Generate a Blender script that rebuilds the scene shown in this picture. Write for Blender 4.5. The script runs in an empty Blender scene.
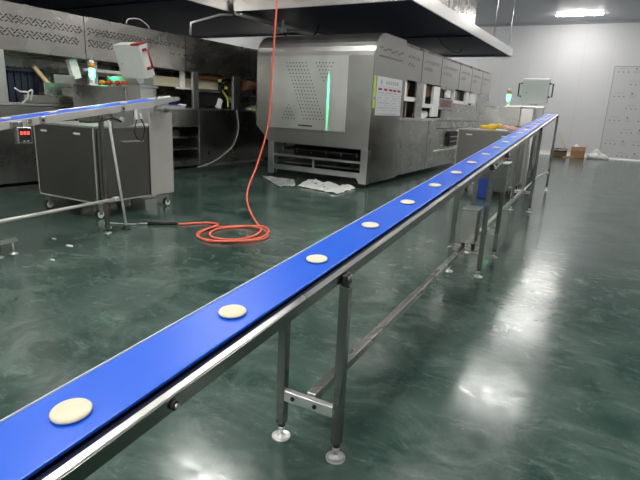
import bpy, bmesh, math, random
from mathutils import Vector, Matrix, Euler
random.seed(7)
SC = bpy.context.scene
COL = SC.collection
PI = math.pi

# ---------------------------------------------------------------- materials
def mat(name):
    m = bpy.data.materials.new(name); m.use_nodes = True
    nt = m.node_tree; b = nt.nodes['Principled BSDF']
    return m, nt, b

def plain(name, col, rough=.5, metal=0.0, spec=.5, var=.06, scale=6, coat=0.0):
    m, nt, b = mat(name)
    N = nt.nodes; Lk = nt.links
    tc = N.new('ShaderNodeTexCoord'); no = N.new('ShaderNodeTexNoise'); no.inputs['Scale'].default_value = scale
    no.inputs['Detail'].default_value = 4
    mx = N.new('ShaderNodeMix'); mx.data_type = 'RGBA'
    mx.inputs['A'].default_value = (*[max(0, c*(1-var)) for c in col], 1)
    mx.inputs['B'].default_value = (*[min(1, c*(1+var)) for c in col], 1)
    Lk.new(tc.outputs['Object'], no.inputs['Vector']); Lk.new(no.outputs['Fac'], mx.inputs['Factor'])
    Lk.new(mx.outputs['Result'], b.inputs['Base Color'])
    b.inputs['Roughness'].default_value = rough; b.inputs['Metallic'].default_value = metal
    b.inputs['Specular IOR Level'].default_value = spec; b.inputs['Coat Weight'].default_value = coat
    return m

def steel(name, col=(.5, .5, .48), r0=.22, r1=.38, stretch=(1, 1, 14), bump=.02, smear=.12):
    m, nt, b = mat(name)
    N = nt.nodes; Lk = nt.links
    tc = N.new('ShaderNodeTexCoord'); mp = N.new('ShaderNodeMapping'); mp.inputs['Scale'].default_value = stretch
    no = N.new('ShaderNodeTexNoise'); no.inputs['Scale'].default_value = 60; no.inputs['Detail'].default_value = 2
    n2 = N.new('ShaderNodeTexNoise'); n2.inputs['Scale'].default_value = 2.2; n2.inputs['Detail'].default_value = 2.5
    Lk.new(tc.outputs['Object'], mp.inputs['Vector']); Lk.new(mp.outputs['Vector'], no.inputs['Vector'])
    Lk.new(tc.outputs['Object'], n2.inputs['Vector'])
    mr = N.new('ShaderNodeMapRange'); mr.inputs['From Min'].default_value = .3; mr.inputs['From Max'].default_value = .7
    mr.inputs['To Min'].default_value = r0; mr.inputs['To Max'].default_value = r1
    Lk.new(n2.outputs['Fac'], mr.inputs['Value']); Lk.new(mr.outputs['Result'], b.inputs['Roughness'])
    mx = N.new('ShaderNodeMix'); mx.data_type = 'RGBA'
    mx.inputs['A'].default_value = (*[c*(1-smear) for c in col], 1); mx.inputs['B'].default_value = (*[min(1, c*(1+smear)) for c in col], 1)
    Lk.new(n2.outputs['Fac'], mx.inputs['Factor']); Lk.new(mx.outputs['Result'], b.inputs['Base Color'])
    bp = N.new('ShaderNodeBump'); bp.inputs['Strength'].default_value = min(1, bump*2); bp.inputs['Distance'].default_value = .0006
    if bump > .011: Lk.new(no.outputs['Fac'], bp.inputs['Height']); Lk.new(bp.outputs['Normal'], b.inputs['Normal'])
    b.inputs['Metallic'].default_value = 1
    return m

def emit(name, col, s):
    m, nt, b = mat(name)
    b.inputs['Base Color'].default_value = (*col, 1); b.inputs['Emission Color'].default_value = (*col, 1)
    b.inputs['Emission Strength'].default_value = s
    return m

M = {}
M['steel'] = steel('brushed_steel', (.50, .495, .47), .24, .32, bump=0)
M['front_steel'] = steel('front_housing_steel', (.56, .555, .53), .34, .42, bump=0)
M['frame_edge'] = plain('bright_edge_steel', (.50, .49, .46), .3, metal=.25)
M['housing'] = steel('housing_steel', (.43, .415, .39), .22, .32, (1, 10, 1), 0)
M['cab_steel'] = steel('cabinet_steel', (.215, .21, .195), .28, .38, bump=0)
M['steel_light'] = steel('light_brushed_steel', (.74, .74, .73), .28, .4, bump=0)
M['steel_dark'] = steel('dark_brushed_steel', (.42, .42, .40), .25, .36, bump=0)
M['pale_rail'] = plain('satin_pale_steel', (.60, .575, .54), .35, metal=.35)
M['steel_mirror'] = steel('polished_steel', (.52, .50, .47), .12, .2, bump=.008)
M['oven_plate'] = steel('oven_plate_steel', (.45, .44, .415), .18, .26, (1, 10, 1), 0)
M['door_steel'] = steel('matt_door_steel', (.86, .86, .84), .4, .5, (10, 1, 1), 0)
M['leg_steel'] = steel('leg_tube_steel', (.23, .24, .225), .2, .3, (1, 1, 2))
M['rail_steel'] = steel('conveyor_rail_steel', (.66, .66, .64), .26, .4, (12, 1, 12), .0, .18)
M['hood_under'] = steel('hood_steel_dark_reflection', (.035, .05, .115), .2, .24, (1, 1, 1), .0, .05)
M['hood_under'] = plain('hood_underside_shade', (.020, .026, .058), .5, spec=.15, var=.04, scale=1)  # navy colour stands in for dark reflections under the unlit steel hood
M['hood_rim'] = steel('hood_rim_steel', (.62, .61, .59), .28, .32, (1, 1, 1), .01)
M['black'] = plain('black_rubber', (.012, .012, .013), .55)
M['dark'] = plain('dark_oven_interior', (.022, .024, .024), .6)
M['navy'] = plain('navy_curtain', (.008, .012, .03), .6)
M['hole'] = plain('dark_holes_and_shade', (.03, .03, .03), .8)
M['belt'] = plain('blue_belt', (.008, .108, .69), .36, spec=.5, var=.05, scale=3)
M['belt_side'] = plain('navy_belt_gap', (.008, .010, .03), .4)
M['belt_edge'] = plain('pale_guide_strip', (.72, .78, .80), .35)
M['dough'] = plain('cream_dough', (.74, .69, .50), .6, var=.1, scale=40)
M['white_paint'] = plain('white_enamel', (.93, .93, .91), .3)
M['white_plastic'] = plain('white_plastic', (.78, .79, .78), .4)
M['enclosure'] = plain('pale_enclosure_paint', (.62, .66, .62), .4)
M['red'] = plain('red_plastic', (.62, .06, .03), .35)
M['maroon'] = plain('maroon_handle', (.25, .03, .03), .35)
M['orange'] = plain('orange_plastic', (.75, .27, .03), .35)
M['hose'] = plain('orange_red_hose', (.84, .16, .095), .4, var=.03)
M['yellow'] = plain('yellow_rubber', (.80, .50, .03), .45)
M['pink'] = plain('pink_rubber', (.75, .45, .45), .5)
M['cable_grey'] = plain('grey_cable', (.45, .45, .42), .5)
M['cable_white'] = plain('white_cable', (.7, .72, .7), .5)
M['cream'] = plain('cream_bar', (.75, .66, .48), .5)
M['brown'] = plain('brown_parts', (.16, .075, .035), .5, var=.3, scale=12)
M['copper'] = plain('copper_pipe', (.60, .36, .17), .35, metal=.5)
M['wood'] = plain('pale_wood', (.60, .40, .22), .6)
M['carton'] = plain('corrugated_cardboard', (.40, .23, .12), .8, var=.12)
M['plastic_bag'] = plain('white_plastic_film', (.72, .72, .70), .35, var=.05)
M['clear_film'] = plain('grey_plastic_film', (.40, .42, .41), .25, var=.3, scale=9)
M['crate'] = plain('blue_crate_plastic', (.012, .045, .26), .4)
M['blue_print'] = plain('blue_print', (.08, .16, .5), .5)
M['grey_print'] = plain('grey_print', (.16, .16, .17), .6)
M['pale_print'] = plain('pale_grey_print', (.42, .43, .45), .6)
M['red_print'] = plain('red_print', (.33, .02, .035), .5)
M['lime'] = plain('lime_strip', (.55, .62, .08), .4)
M['paper'] = plain('notice_paper', (.66, .67, .69), .4, var=.02)
M['board'] = plain('wall_board', (.60, .60, .61), .35, var=.02)
M['sign_steel'] = plain('red_lettered_plate', (.22, .22, .21), .4, metal=.6)
M['lamp'] = emit('lamp_diffuser', (1.0, .975, .94), 46)
M['green_lamp'] = emit('green_beacon', (.05, 1.0, .35), 9)
M['red_led'] = emit('red_digits', (1.0, .08, .05), 1.6)

def wall_material(name, col, joint_axis, step=1.1):
    m, nt, b = mat(name); N = nt.nodes; Lk = nt.links
    tc = N.new('ShaderNodeTexCoord'); sp = N.new('ShaderNodeSeparateXYZ'); Lk.new(tc.outputs['Object'], sp.inputs[0])
    d = N.new('ShaderNodeMath'); d.operation = 'DIVIDE'; d.inputs[1].default_value = step; Lk.new(sp.outputs[joint_axis], d.inputs[0])
    fr = N.new('ShaderNodeMath'); fr.operation = 'FRACT'; Lk.new(d.outputs[0], fr.inputs[0])
    lt = N.new('ShaderNodeMath'); lt.operation = 'LESS_THAN'; lt.inputs[1].default_value = .008; Lk.new(fr.outputs[0], lt.inputs[0])
    no = N.new('ShaderNodeTexNoise'); no.inputs['Scale'].default_value = .6; no.inputs['Detail'].default_value = 3; Lk.new(tc.outputs['Object'], no.inputs['Vector'])
    mx = N.new('ShaderNodeMix'); mx.data_type = 'RGBA'; mx.inputs['A'].default_value = (*[c*.97 for c in col], 1); mx.inputs['B'].default_value = (*col, 1)
    Lk.new(no.outputs['Fac'], mx.inputs['Factor'])
    m2 = N.new('ShaderNodeMix'); m2.data_type = 'RGBA'; m2.inputs['B'].default_value = (*[c*.78 for c in col], 1)
    Lk.new(mx.outputs['Result'], m2.inputs['A']); Lk.new(lt.outputs[0], m2.inputs['Factor'])
    Lk.new(m2.outputs['Result'], b.inputs['Base Color']); b.inputs['Roughness'].default_value = .45
    return m
M['wall_x'] = wall_material('sandwich_panel_back', (.70, .70, .715), 0)
M['wall_y'] = wall_material('sandwich_panel_side', (.70, .70, .715), 1)
M['ceil'] = wall_material('ceiling_panel', (.56, .57, .62), 0)

def floor_material():
    m, nt, b = mat('green_epoxy_floor'); N = nt.nodes; Lk = nt.links
    tc = N.new('ShaderNodeTexCoord')
    def noise(scale, detail, dist, sx=1, sy=1, rough=.5):
        mp = N.new('ShaderNodeMapping'); mp.inputs['Scale'].default_value = (sx, sy, 1); mp.inputs['Rotation'].default_value = (0, 0, .5)
        n = N.new('ShaderNodeTexNoise'); n.inputs['Scale'].default_value = scale; n.inputs['Detail'].default_value = detail
        n.inputs['Distortion'].default_value = dist; n.inputs['Roughness'].default_value = rough
        Lk.new(tc.outputs['Object'], mp.inputs['Vector']); Lk.new(mp.outputs['Vector'], n.inputs['Vector']); return n.outputs['Fac']
    def ramp(v, a, bb, ta=0., tb=1.):
        r = N.new('ShaderNodeMapRange'); r.inputs['From Min'].default_value = a; r.inputs['From Max'].default_value = bb
        r.inputs['To Min'].default_value = ta; r.inputs['To Max'].default_value = tb; Lk.new(v, r.inputs['Value']); return r.outputs['Result']
    def mix(f, A, B):
        x = N.new('ShaderNodeMix'); x.data_type = 'RGBA'; Lk.new(f, x.inputs['Factor'])
        for k, v in (('A', A), ('B', B)):
            if isinstance(v, tuple): x.inputs[k].default_value = (*v, 1)
            else: Lk.new(v, x.inputs[k])
        return x.outputs['Result']
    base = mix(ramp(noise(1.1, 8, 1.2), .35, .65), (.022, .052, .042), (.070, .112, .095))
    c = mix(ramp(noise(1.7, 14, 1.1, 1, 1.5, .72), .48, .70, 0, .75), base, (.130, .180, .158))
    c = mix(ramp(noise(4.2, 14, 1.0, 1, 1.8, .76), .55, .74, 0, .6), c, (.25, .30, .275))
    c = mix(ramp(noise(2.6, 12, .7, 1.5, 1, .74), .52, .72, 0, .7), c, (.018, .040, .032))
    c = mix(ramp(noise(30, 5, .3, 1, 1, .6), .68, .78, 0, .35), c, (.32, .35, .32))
    Lk.new(c, b.inputs['Base Color'])
    r = ramp(noise(9, 10, .6, 1, 1.4, .75), .36, .68, .11, .27)
    Lk.new(r, b.inputs['Roughness'])
    bp = N.new('ShaderNodeBump'); bp.inputs['Strength'].default_value = .06; bp.inputs['Distance'].default_value = .004
    Lk.new(noise(9, 10, .8, 1, 2, .7), bp.inputs['Height']); Lk.new(bp.outputs['Normal'], b.inputs['Normal'])
    b.inputs['Specular IOR Level'].default_value = .46
    return m
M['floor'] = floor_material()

# ---------------------------------------------------------------- mesh builder
class MB:
    def __init__(s, *mats):
        s.bm = bmesh.new(); s.mats = [M[k] if isinstance(k, str) else k for k in mats]
    def _setmi(s, n0, mi):
        s.bm.faces.ensure_lookup_table()
        for f in s.bm.faces[n0:]: f.material_index = mi
    def box(s, x0, x1, y0, y1, z0, z1, mi=0, bev=0.0, rot=None, seg=1):
        t = bmesh.new()
        bmesh.ops.create_cube(t, size=1)
        c = Vector(((x0+x1)/2, (y0+y1)/2, (z0+z1)/2))
        for v in t.verts: v.co = Vector((v.co.x*(x1-x0), v.co.y*(y1-y0), v.co.z*(z1-z0)))
        if bev > 0: bmesh.ops.bevel(t, geom=t.edges[:], offset=bev, segments=seg, affect='EDGES', profile=.5)
        mtx = Matrix.Translation(c) @ (rot.to_4x4() if rot is not None else Matrix.Identity(4))
        s._merge(t, mtx, mi); return s
    def _merge(s, t, mtx, mi, smooth=False):
        vm = {}
        for v in t.verts: vm[v] = s.bm.verts.new(mtx @ v.co)
        for f in t.faces:
            try: g = s.bm.faces.new([vm[v] for v in f.verts])
            except ValueError: continue
            g.material_index = mi; g.smooth = smooth or f.smooth
        t.free()
    def cyl(s, p0, p1, r, r2=None, seg=16, mi=0, smooth=True):
        p0, p1 = Vector(p0), Vector(p1); d = p1-p0
        t = bmesh.new(); bmesh.ops.create_cone(t, cap_ends=True, segments=seg, radius1=r, radius2=r if r2 is None else r2, depth=d.length)
        for f in t.faces: f.smooth = smooth and len(f.verts) == 4
        q = Vector((0, 0, 1)).rotation_difference(d.normalized())
        s._merge(t, Matrix.Translation((p0+p1)/2) @ q.to_matrix().to_4x4(), mi); return s
    def tube(s, pts, r, seg=8, mi=0, res=6, straight=False):
        P = [Vector(p) for p in pts]
        if not straight and len(P) > 2:
            Q = []
            for i in range(len(P)-1):
                a = P[max(i-1, 0)]; b = P[i]; c = P[i+1]; d = P[min(i+2, len(P)-1)]
                for k in range(res):
                    u = k/res
                    Q.append(.5*((2*b)+(c-a)*u+(2*a-5*b+4*c-d)*u*u+(3*b-a-3*c+d)*u**3))
            Q.append(P[-1]); P = Q
        rings = []; up = Vector((0, 0, 1)); n = None
        for i, p in enumerate(P):
            t = (P[min(i+1, len(P)-1)]-P[max(i-1, 0)]).normalized()
            if n is None:
                n = t.cross(up) if abs(t.dot(up)) < .95 else t.cross(Vector((1, 0, 0)))
                n.normalize()
            n = (n-t*n.dot(t)).normalized(); b = t.cross(n)
            rings.append([s.bm.verts.new(p+r*(math.cos(2*PI*k/seg)*n+math.sin(2*PI*k/seg)*b)) for k in range(seg)])
        for A, B in zip(rings, rings[1:]):
            for k in range(seg):
                f = s.bm.faces.new([A[k], A[(k+1) % seg], B[(k+1) % seg], B[k]]); f.smooth = True; f.material_index = mi
        for R_, rev in ((rings[0], True), (rings[-1], False)):
            f = s.bm.faces.new(R_[::-1] if rev else R_); f.material_index = mi
        return s
    def bar(s, p0, p1, w, h, mi=0, bev=.002, up=(0, 0, 1)):
        p0, p1 = Vector(p0), Vector(p1); d = p1-p0; y = d.normalized(); u = Vector(up)
        if abs(y.dot(u)) > .98: u = Vector((1, 0, 0))
        x = y.cross(u).normalized(); z = x.cross(y)
        t = bmesh.new(); bmesh.ops.create_cube(t, size=1)
        for v in t.verts: v.co = Vector((v.co.x*w, v.co.y*d.length, v.co.z*h))
        if bev: bmesh.ops.bevel(t, geom=t.edges[:], offset=bev, segments=1, affect='EDGES')
        m = Matrix((x, y, z)).transposed().to_4x4()
        s._merge(t, Matrix.Translation((p0+p1)/2) @ m, mi); return s
    def prism(s, prof, axis, lo, hi, mi=0, smooth=False):
        # prof: list of 2D points in the two other axes (cyclic order x,y,z without the axis)
        def P(a, b, c):
            return {0: (c, a, b), 1: (a, c, b), 2: (a, b, c)}[axis]
        A = [s.bm.verts.new(P(a, b, lo)) for a, b in prof]; B = [s.bm.verts.new(P(a, b, hi)) for a, b in prof]
        n = len(prof); fs = [s.bm.faces.new(A), s.bm.faces.new(B[::-1])]
        for i in range(n):
            f = s.bm.faces.new([A[i], B[i], B[(i+1) % n], A[(i+1) % n]]); f.smooth = smooth; fs.append(f)
        for f in fs: f.material_index = mi
        return s
    def lathe(s, c, prof, seg=24, mi=0, sx=1, sy=1):
        c = Vector(c); rings = []
        for r, z in prof:
            rings.append([s.bm.verts.new(c+Vector((sx*r*math.cos(2*PI*k/seg), sy*r*math.sin(2*PI*k/seg), z))) for k in range(seg)])
        for A, B in zip(rings, rings[1:]):
            for k in range(seg):
                f = s.bm.faces.new([A[k], A[(k+1) % seg], B[(k+1) % seg], B[k]]); f.smooth = True; f.material_index = mi
        s.bm.faces.new(rings[0][::-1]).material_index = mi; s.bm.faces.new(rings[-1]).material_index = mi
        return s
    def poly(s, pts, mi=0):
        f = s.bm.faces.new([s.bm.verts.new(p) for p in pts]); f.material_index = mi; return s
    def shear(s, fn):
        for v in s.bm.verts: v.co = fn(v.co.copy())
        return s

ID = Matrix.Identity(4)
def build(name, mb, root=None, D=ID):
    bmesh.ops.recalc_face_normals(mb.bm, faces=mb.bm.faces[:])
    me = bpy.data.meshes.new(name); mb.bm.to_mesh(me); mb.bm.free()
    for m in mb.mats: me.materials.append(m)
    o = bpy.data.objects.new(name, me); COL.objects.link(o)
    if root is None: o.matrix_world = D
    else:
        o.parent = root
        # mesh coordinates are given in frame D; the whole chain above keeps its own frame
        W = WORLD[root.name]
        o.matrix_parent_inverse = W.inverted() @ D
    WORLD[o.name] = D
    return o
WORLD = {}
def empty(name, loc, label, cat, group=None, D=ID):
    o = bpy.data.objects.new(name, None); COL.objects.link(o); o.empty_display_size = .1
    W = D @ Matrix.Translation(loc)
    o.matrix_basis = W; WORLD[o.name] = W
    return tag(o, label, cat, group)
def tag(o, label, cat, group=None):
    o['label'] = label; o['category'] = cat
    if group: o['group'] = group
    return o
def struct(o):
    o['kind'] = 'structure'; return o

# ---------------------------------------------------------------- room
CEIL = 5.67
XL, XR, YB, YF = -14.0, 9.0, 25.7, -8.0
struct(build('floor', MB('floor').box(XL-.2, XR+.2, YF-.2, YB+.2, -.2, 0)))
struct(build('ceiling', MB('ceil').box(XL-.2, XR+.2, YF-.2, YB+.2, CEIL, CEIL+.2)))
struct(build('wall_back', MB('wall_x').box(XL, XR, YB, YB+.2, 0, CEIL)))
struct(build('wall_front', MB('wall_x').box(XL, XR, YF-.2, YF, 0, CEIL)))
struct(build('wall_left', MB('wall_y').box(XL-.2, XL, YF, YB, 0, CEIL)))
struct(build('wall_right', MB('wall_y').box(XR, XR+.2, YF, YB, 0, CEIL)))
struct(build('baseboard_back', MB('white_paint').prism([(YB, 0), (YB-.09, 0), (YB-.03, .06), (YB-.015, .16), (YB, .16)], 0, XL, XR)))
struct(build('trim_1', MB('pale_print').prism([(YB, CEIL), (YB-.1, CEIL), (YB, CEIL-.1)], 0, XL, XR)))

# ceiling lamps: belt row inferred from floor glare, the rest added for light
lamp_spots = [(-1.45, 2.1, 'over the near end of the belt'), (-1.45, 7.5, 'over the middle of the belt'), (-1.45, 12.95, 'over the far end of the belt'),
              (-1.45, 18.3, 'between the belt end and the back wall'), (-1.4, 23.75, 'the one in view, close to the back wall'),
              (5.4, 1.5, 'added out of view over the right aisle beside the camera'), (5.4, 8.5, 'added out of view over the right aisle, second from the camera'),
              (5.4, 15.5, 'added out of view over the right aisle, third from the camera'), (5.4, 22.2, 'added out of view over the right aisle by the back wall'),
              (-4.6, 2.6, 'added as fill over the gap between the two conveyors'), (-4.6, -2.8, 'added as fill over the left aisle behind the camera'), (-1.45, -3.2, 'added as fill behind the camera in line with the belt'), (1.9, -2.2, 'added as fill just behind the camera on the right'), (-1.45, -6.4, 'added as fill by the front wall in line with the belt'), (-5.6, -6.4, 'added as fill by the front wall on the left'), (3.5, -6.2, 'added as fill by the front wall on the right'), (-5.6, 6.4, 'added as fill in front of the tunnel oven'), (-11.5, 2.5, 'added out of view above the left oven, near end'), (-11.5, 9.5, 'added out of view above the left oven, middle'),  # unseen fill lamps added to brighten the fronts and left side
              (-11.5, 17.5, 'added out of view above the left oven, far end'), (-7.5, 23.3, 'added out of view behind the tunnel oven by the back wall')]
for x, y, w in lamp_spots:
    t = empty('ceiling_lamp', (x, y, CEIL), 'long white ceiling lamp ' + w, 'lamp', 'ceiling lamps')
    build('lamp_housing', MB('white_paint').box(x-.86, x+.86, y-.15, y+.15, CEIL-.035, CEIL, bev=.006), t)
    build('lamp_diffuser', MB('lamp').prism([(y-.12, CEIL-.035), (y-.10, CEIL-.07), (y, CEIL-.085), (y+.10, CEIL-.07), (y+.12, CEIL-.035)], 0, x-.82, x+.82), t)

# printed board on the back wall
bd = empty('wall_board', (1.7, YB, 0), 'tall pale board with rows of small dots and captions on the back wall', 'board')
build('board_panel', MB('board').box(.17, 3.5, YB-.03, YB-.001, .05, 3.85, bev=.004), bd)
fr = MB('pale_print')
fr.box(.15, .19, YB-.04, YB-.001, .05, 3.87).box(.15, 3.52, YB-.04, YB-.001, 3.83, 3.87).box(3.48, 3.52, YB-.04, YB-.001, .05, 3.87)
build('board_frame', fr, bd)
pr_ = MB('grey_print', 'pale_print')
for i in range(8):
    z = 3.63 - i*.4957; off = .34 if i % 2 == 0 else .87
    for g in range(3):
        x0 = off + g*1.06
        for k in range(3):
            x = x0 + k*.18
            if x < 3.35: pr_.cyl((x, YB-.028, z), (x, YB-.034, z), .026, seg=10)
        if x0 < 2.9:
            pr_.box(x0+.0, x0+.35, YB-.033, YB-.029, z+.13, z+.15, 1)
            pr_.box(x0+.55, x0+.78, YB-.033, YB-.029, z+.03, z+.05, 1).box(x0+.55, x0+.78, YB-.033, YB-.029, z-.03, z-.01, 1)
            pr_.cyl((x0+.64, YB-.028, z+.13), (x0+.64, YB-.034, z+.13), .035, seg=10)
build('board_print', pr_, bd)

# ---------------------------------------------------------------- main inclined conveyor
BA, BB = .7438, .0687
def zb(y): return BA+BB*y
Y0, Y1 = -.9, 12.78
cv = empty('belt_conveyor', (-1.0, 5.0, 0), 'long inclined conveyor with a bright blue belt on square steel legs', 'conveyor')
def slope(mb): return mb.shear(lambda c: Vector((c.x, c.y, c.z + zb(c.y))))
bt = MB('belt'); n = 40
prof = [(-1.112, .064), (-.908, .064), (-.905, .0745), (-.9085, .0757), (-1.1085, .0757), (-1.112, .0745)]
slope(bt.prism(prof, 1, Y0, Y1)); build('belt', bt, cv)
e = MB('belt_edge'); slope(e.box(-1.117, -1.1135, Y0, Y1, .05, .079)); build('guide_strip', e, cv)
s = MB('belt_side'); slope(s.box(-.905, -.878, Y0, Y1, .02, .056)); slope_ = None; build('belt_channel', s, cv)
r = MB('rail_steel')
r.prism([(-.878, .066), (-.856, .066), (-.853, .063), (-.853, .022), (-.855, .020), (-.858, .022), (-.858, .058), (-.878, .058)], 1, Y0, Y1)
slope(r); sr = build('side_rail', r, cv)
r = MB('leg_steel'); r.box(-.853, -.8505, Y0, Y1, .0205, .0625); slope(r); build('shaded_rail_face', r, sr)  # darker steel layer puts the side's dark reflection into its colour
r = MB('rail_steel'); r.box(-1.135, -1.119, Y0, Y1, .012, .066, bev=.002); slope(r); build('side_rail', r, cv)
u = MB('steel_dark'); u.box(-1.118, -.86, Y0, Y1, .022, .034)
for k in range(24): u.box(-1.10, -.90, Y0+.3+k*.56, Y0+.34+k*.56, .005, .022)
slope(u); build('slider_bed', u, cv)
rl = MB('steel_light'); rl.cyl((-1.125, Y1, zb(Y1)+.045), (-.87, Y1, zb(Y1)+.045), .028); build('end_roller', rl, cv)
br_ = MB('steel'); br_.box(-.868, -.84, Y1-.12, Y1+.05, zb(Y1)+.01, zb(Y1)+.07, bev=.004).cyl((-.84, Y1, zb(Y1)+.045), (-.825, Y1, zb(Y1)+.045), .018, seg=6)
build('roller_bracket', br_, cv)
bo = MB('steel_light', 'black')
for y in (.845,):
    bo.cyl((-.852, y, zb(y)+.04), (-.842, y, zb(y)+.04), .013, seg=12, mi=1).cyl((-.842, y, zb(y)+.04), (-.834, y, zb(y)+.04), .008, seg=6)
build('bolt', bo, cv)
def leg(x, y, top, side):
    L_ = MB('leg_steel'); L_.box(x-.022, x+.022, y-.022, y+.022, .085, top, bev=.003)
    o = build('leg', L_, cv)
    f = MB('steel_light', 'black'); f.cyl((x, y, .012), (x, y, .10), .009, seg=8)
    f.lathe((x, y, 0), [(.046, 0), (.047, .003), (.047, .009), (.043, .010), (.041, .005), (.018, .006), (.014, .022), (.012, .024)])
    f.cyl((x, y, .045), (x, y, .062), .017, seg=6).cyl((x, y, .068), (x, y, .086), .020, seg=8, mi=1)
    build('levelling_foot', f, o)
    b = MB('steel', 'black')
    if side > 0:
        b.box(x-.022, x+.022, y-.022, y+.022, top, top+.004)
        b.cyl((x-.016, y-.012, top+.012), (x-.016, y-.012, zb(y)+.03), .009, seg=8, mi=1)
        b.box(x-.004, x+.018, y-.040, y+.018, zb(y)+.002, zb(y)+.052, 1, bev=.004).box(x-.01, x+.008, y-.02, y+.012, top, zb(y)+.03, 1)
        b.cyl((x+.018, y-.024, zb(y)+.038), (x+.028, y-.024, zb(y)+.038), .010, seg=8).cyl((x+.018, y+.002, zb(y)+.040), (x+.027, y+.002, zb(y)+.040), .009, seg=8)
    else:
        b.box(x+.006, x+.03, y-.02, y+.02, top-.03, zb(y)+.03, bev=.003)
    build('leg_bracket', b, o)
for y in (1.864, 5.10, 5.974, 9.367, 12.589):
    leg(-.846, y, zb(y)-.010, 1); leg(-1.150, y, zb(y)+.012, -1)
for y, z in ((1.864, .247), (5.10, .275), (5.974, .30), (9.367, .34)):
    c = MB('steel_light', 'black'); c.box(-1.13, -.866, y-.02, y+.012, z-.028, z+.028, bev=.003)
    c.cyl((-1.08, y-.02, z), (-1.08, y-.026, z), .011, seg=10, mi=1).cyl((-.96, y-.02, z), (-.96, y-.026, z), .011, seg=10, mi=1)
    build('cross_tie', c, cv)
c = MB('steel'); c.bar((-1.0, 1.88, .262), (-1.0, 5.09, .315), .045, .05); build('stretcher', c, cv)
c = MB('steel'); c.bar((-1.0, 5.98, .32), (-1.0, 9.36, .355), .045, .05); build('stretcher', c, cv)
c = MB('steel'); c.bar((-1.0, 5.10, .325), (-1.0, 5.98, .33), .045, .05); build('stretcher', c, cv)
c = MB('steel_light'); c.tube([(-1.0, 9.38, .35), (-1.0, 11.2, .37), (-.99, 11.75, .385), (-.93, 12.3, .40), (-.86, 12.57, .40)], .016); build('stretcher', c, cv)
# motor housing on the tie and control box at the joint
b = MB('steel_mirror'); b.box(-1.03, -.885, 4.86, 5.07, .39, .72, bev=.004)
mh = build('motor_housing', b, cv)
b = MB('steel_light'); b.box(-1.035, -.88, 4.855, 5.075, .72, .732, bev=.003); build('housing_lid', b, mh)
b = MB('black', 'steel'); b.cyl((-1.01, 4.97, .29), (-1.01, 4.97, .39), .018, seg=8).cyl((-.91, 4.97, .29), (-.91, 4.97, .39), .018, seg=8).box(-1.15, -.86, 4.93, 5.12, .297, .309, 1)
build('housing_mount', b, mh)
b = MB('leg_steel'); b.box(-.925, -.79, 5.70, 5.945, .80, 1.105, bev=.003); cb = build('control_box', b, cv)
b = MB('white_plastic'); b.box(-.93, -.785, 5.69, 5.955, 1.105, 1.12, bev=.003); build('lit_box_lid', b, cb)  # white lid over darker sides colours in the light from above
b = MB('steel', 'red', 'white_plastic'); b.box(-.87, -.845, 5.80, 5.90, 1.10, 1.15)
b.cyl((-.845, 5.85, 1.15), (-.835, 5.85, 1.15), .014, seg=12, mi=1)
for k in range(4): b.cyl((-.852, 5.30+k*.12, 1.10+k*.01), (-.838, 5.30+k*.12, 1.10+k*.01), .014, seg=10, mi=2)
build('switch', b, cv)

# dough discs
ordn = ['nearest the camera', 'second from the near end', 'third from the near end', 'fourth from the near end', 'fifth from the near end', 'sixth from the near end', 'seventh from the near end',
        'eighth from the near end', 'ninth from the near end', 'tenth from the near end', 'eleventh from the near end', 'twelfth from the near end', 'eighth from the far end', 'seventh from the far end', 'sixth from the far end',
        'fifth from the far end', 'fourth from the far end', 'third from the far end', 'second from the far end', 'farthest, at the end of the belt']
disc = MB('dough'); disc.lathe((0, 0, 0), [(.040, 0), (.0465, .003), (.0475, .007), (.045, .0105), (.038, .0125), (.02, .0132), (.004, .0135)], 32)
dbase = build('dough_disc', disc)
for i in range(20):
    y = .658 + .608*i + (.012 if i == 1 else 0)
    if y > 12.6: break
    o = dbase if i == 0 else dbase.copy()
    if i: COL.objects.link(o)
    x = -1.0 + random.uniform(-.006, .006)
    if i == 0: x = -1.0; y += .006
    o.matrix_basis = Matrix.Translation((x, y, zb(y)+.0772)) @ Matrix.Rotation(math.atan(BB), 4, 'X') @ Matrix.Rotation(random.random()*6, 4, 'Z')
    tag(o, 'round cream dough disc on the long blue belt, ' + ordn[i], 'dough', 'dough discs on the long belt')

# ---------------------------------------------------------------- machine frame
ANG = math.radians(2.16)
D = Matrix.Translation((-4.08, 9.67, 0)) @ Matrix.Rotation(-ANG, 4, 'Z')

# tunnel oven ------------------------------------------------
T = empty('tunnel_oven', (-1.3, 5, 0), 'big steel tunnel oven with a perforated front door and rounded roof', 'oven', D=D)
def tp(name, mb, root=T): return build(name, mb, root, D)
# front housing: side profile with rounded shoulder (y,z)
arc = [(.50-.50*math.cos(a), 2.64+.47*math.sin(a)) for a in [PI/2*k/8 for k in range(9)]]
prof = [(0, .80), (0, 1.15)] + arc + [(1.55, 3.11), (1.55, .80)]
b = MB('front_steel'); b.prism(prof, 0, -2.88, -.012, smooth=False)
# taper the lower left flank
for v in b.bm.verts:
    if v.co.z < .9 and v.co.x < -2: v.co.x = -2.5
tp('front_housing', b)
b = MB('oven_plate'); b.prism([(-.001, .80), (-.001, 1.15)] + [(y-.001 if y < .1 else y, z) for y, z in arc] + [(1.6, 3.11), (1.6, .80)], 0, -.012, 0)
tp('side_plate', b)
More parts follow.
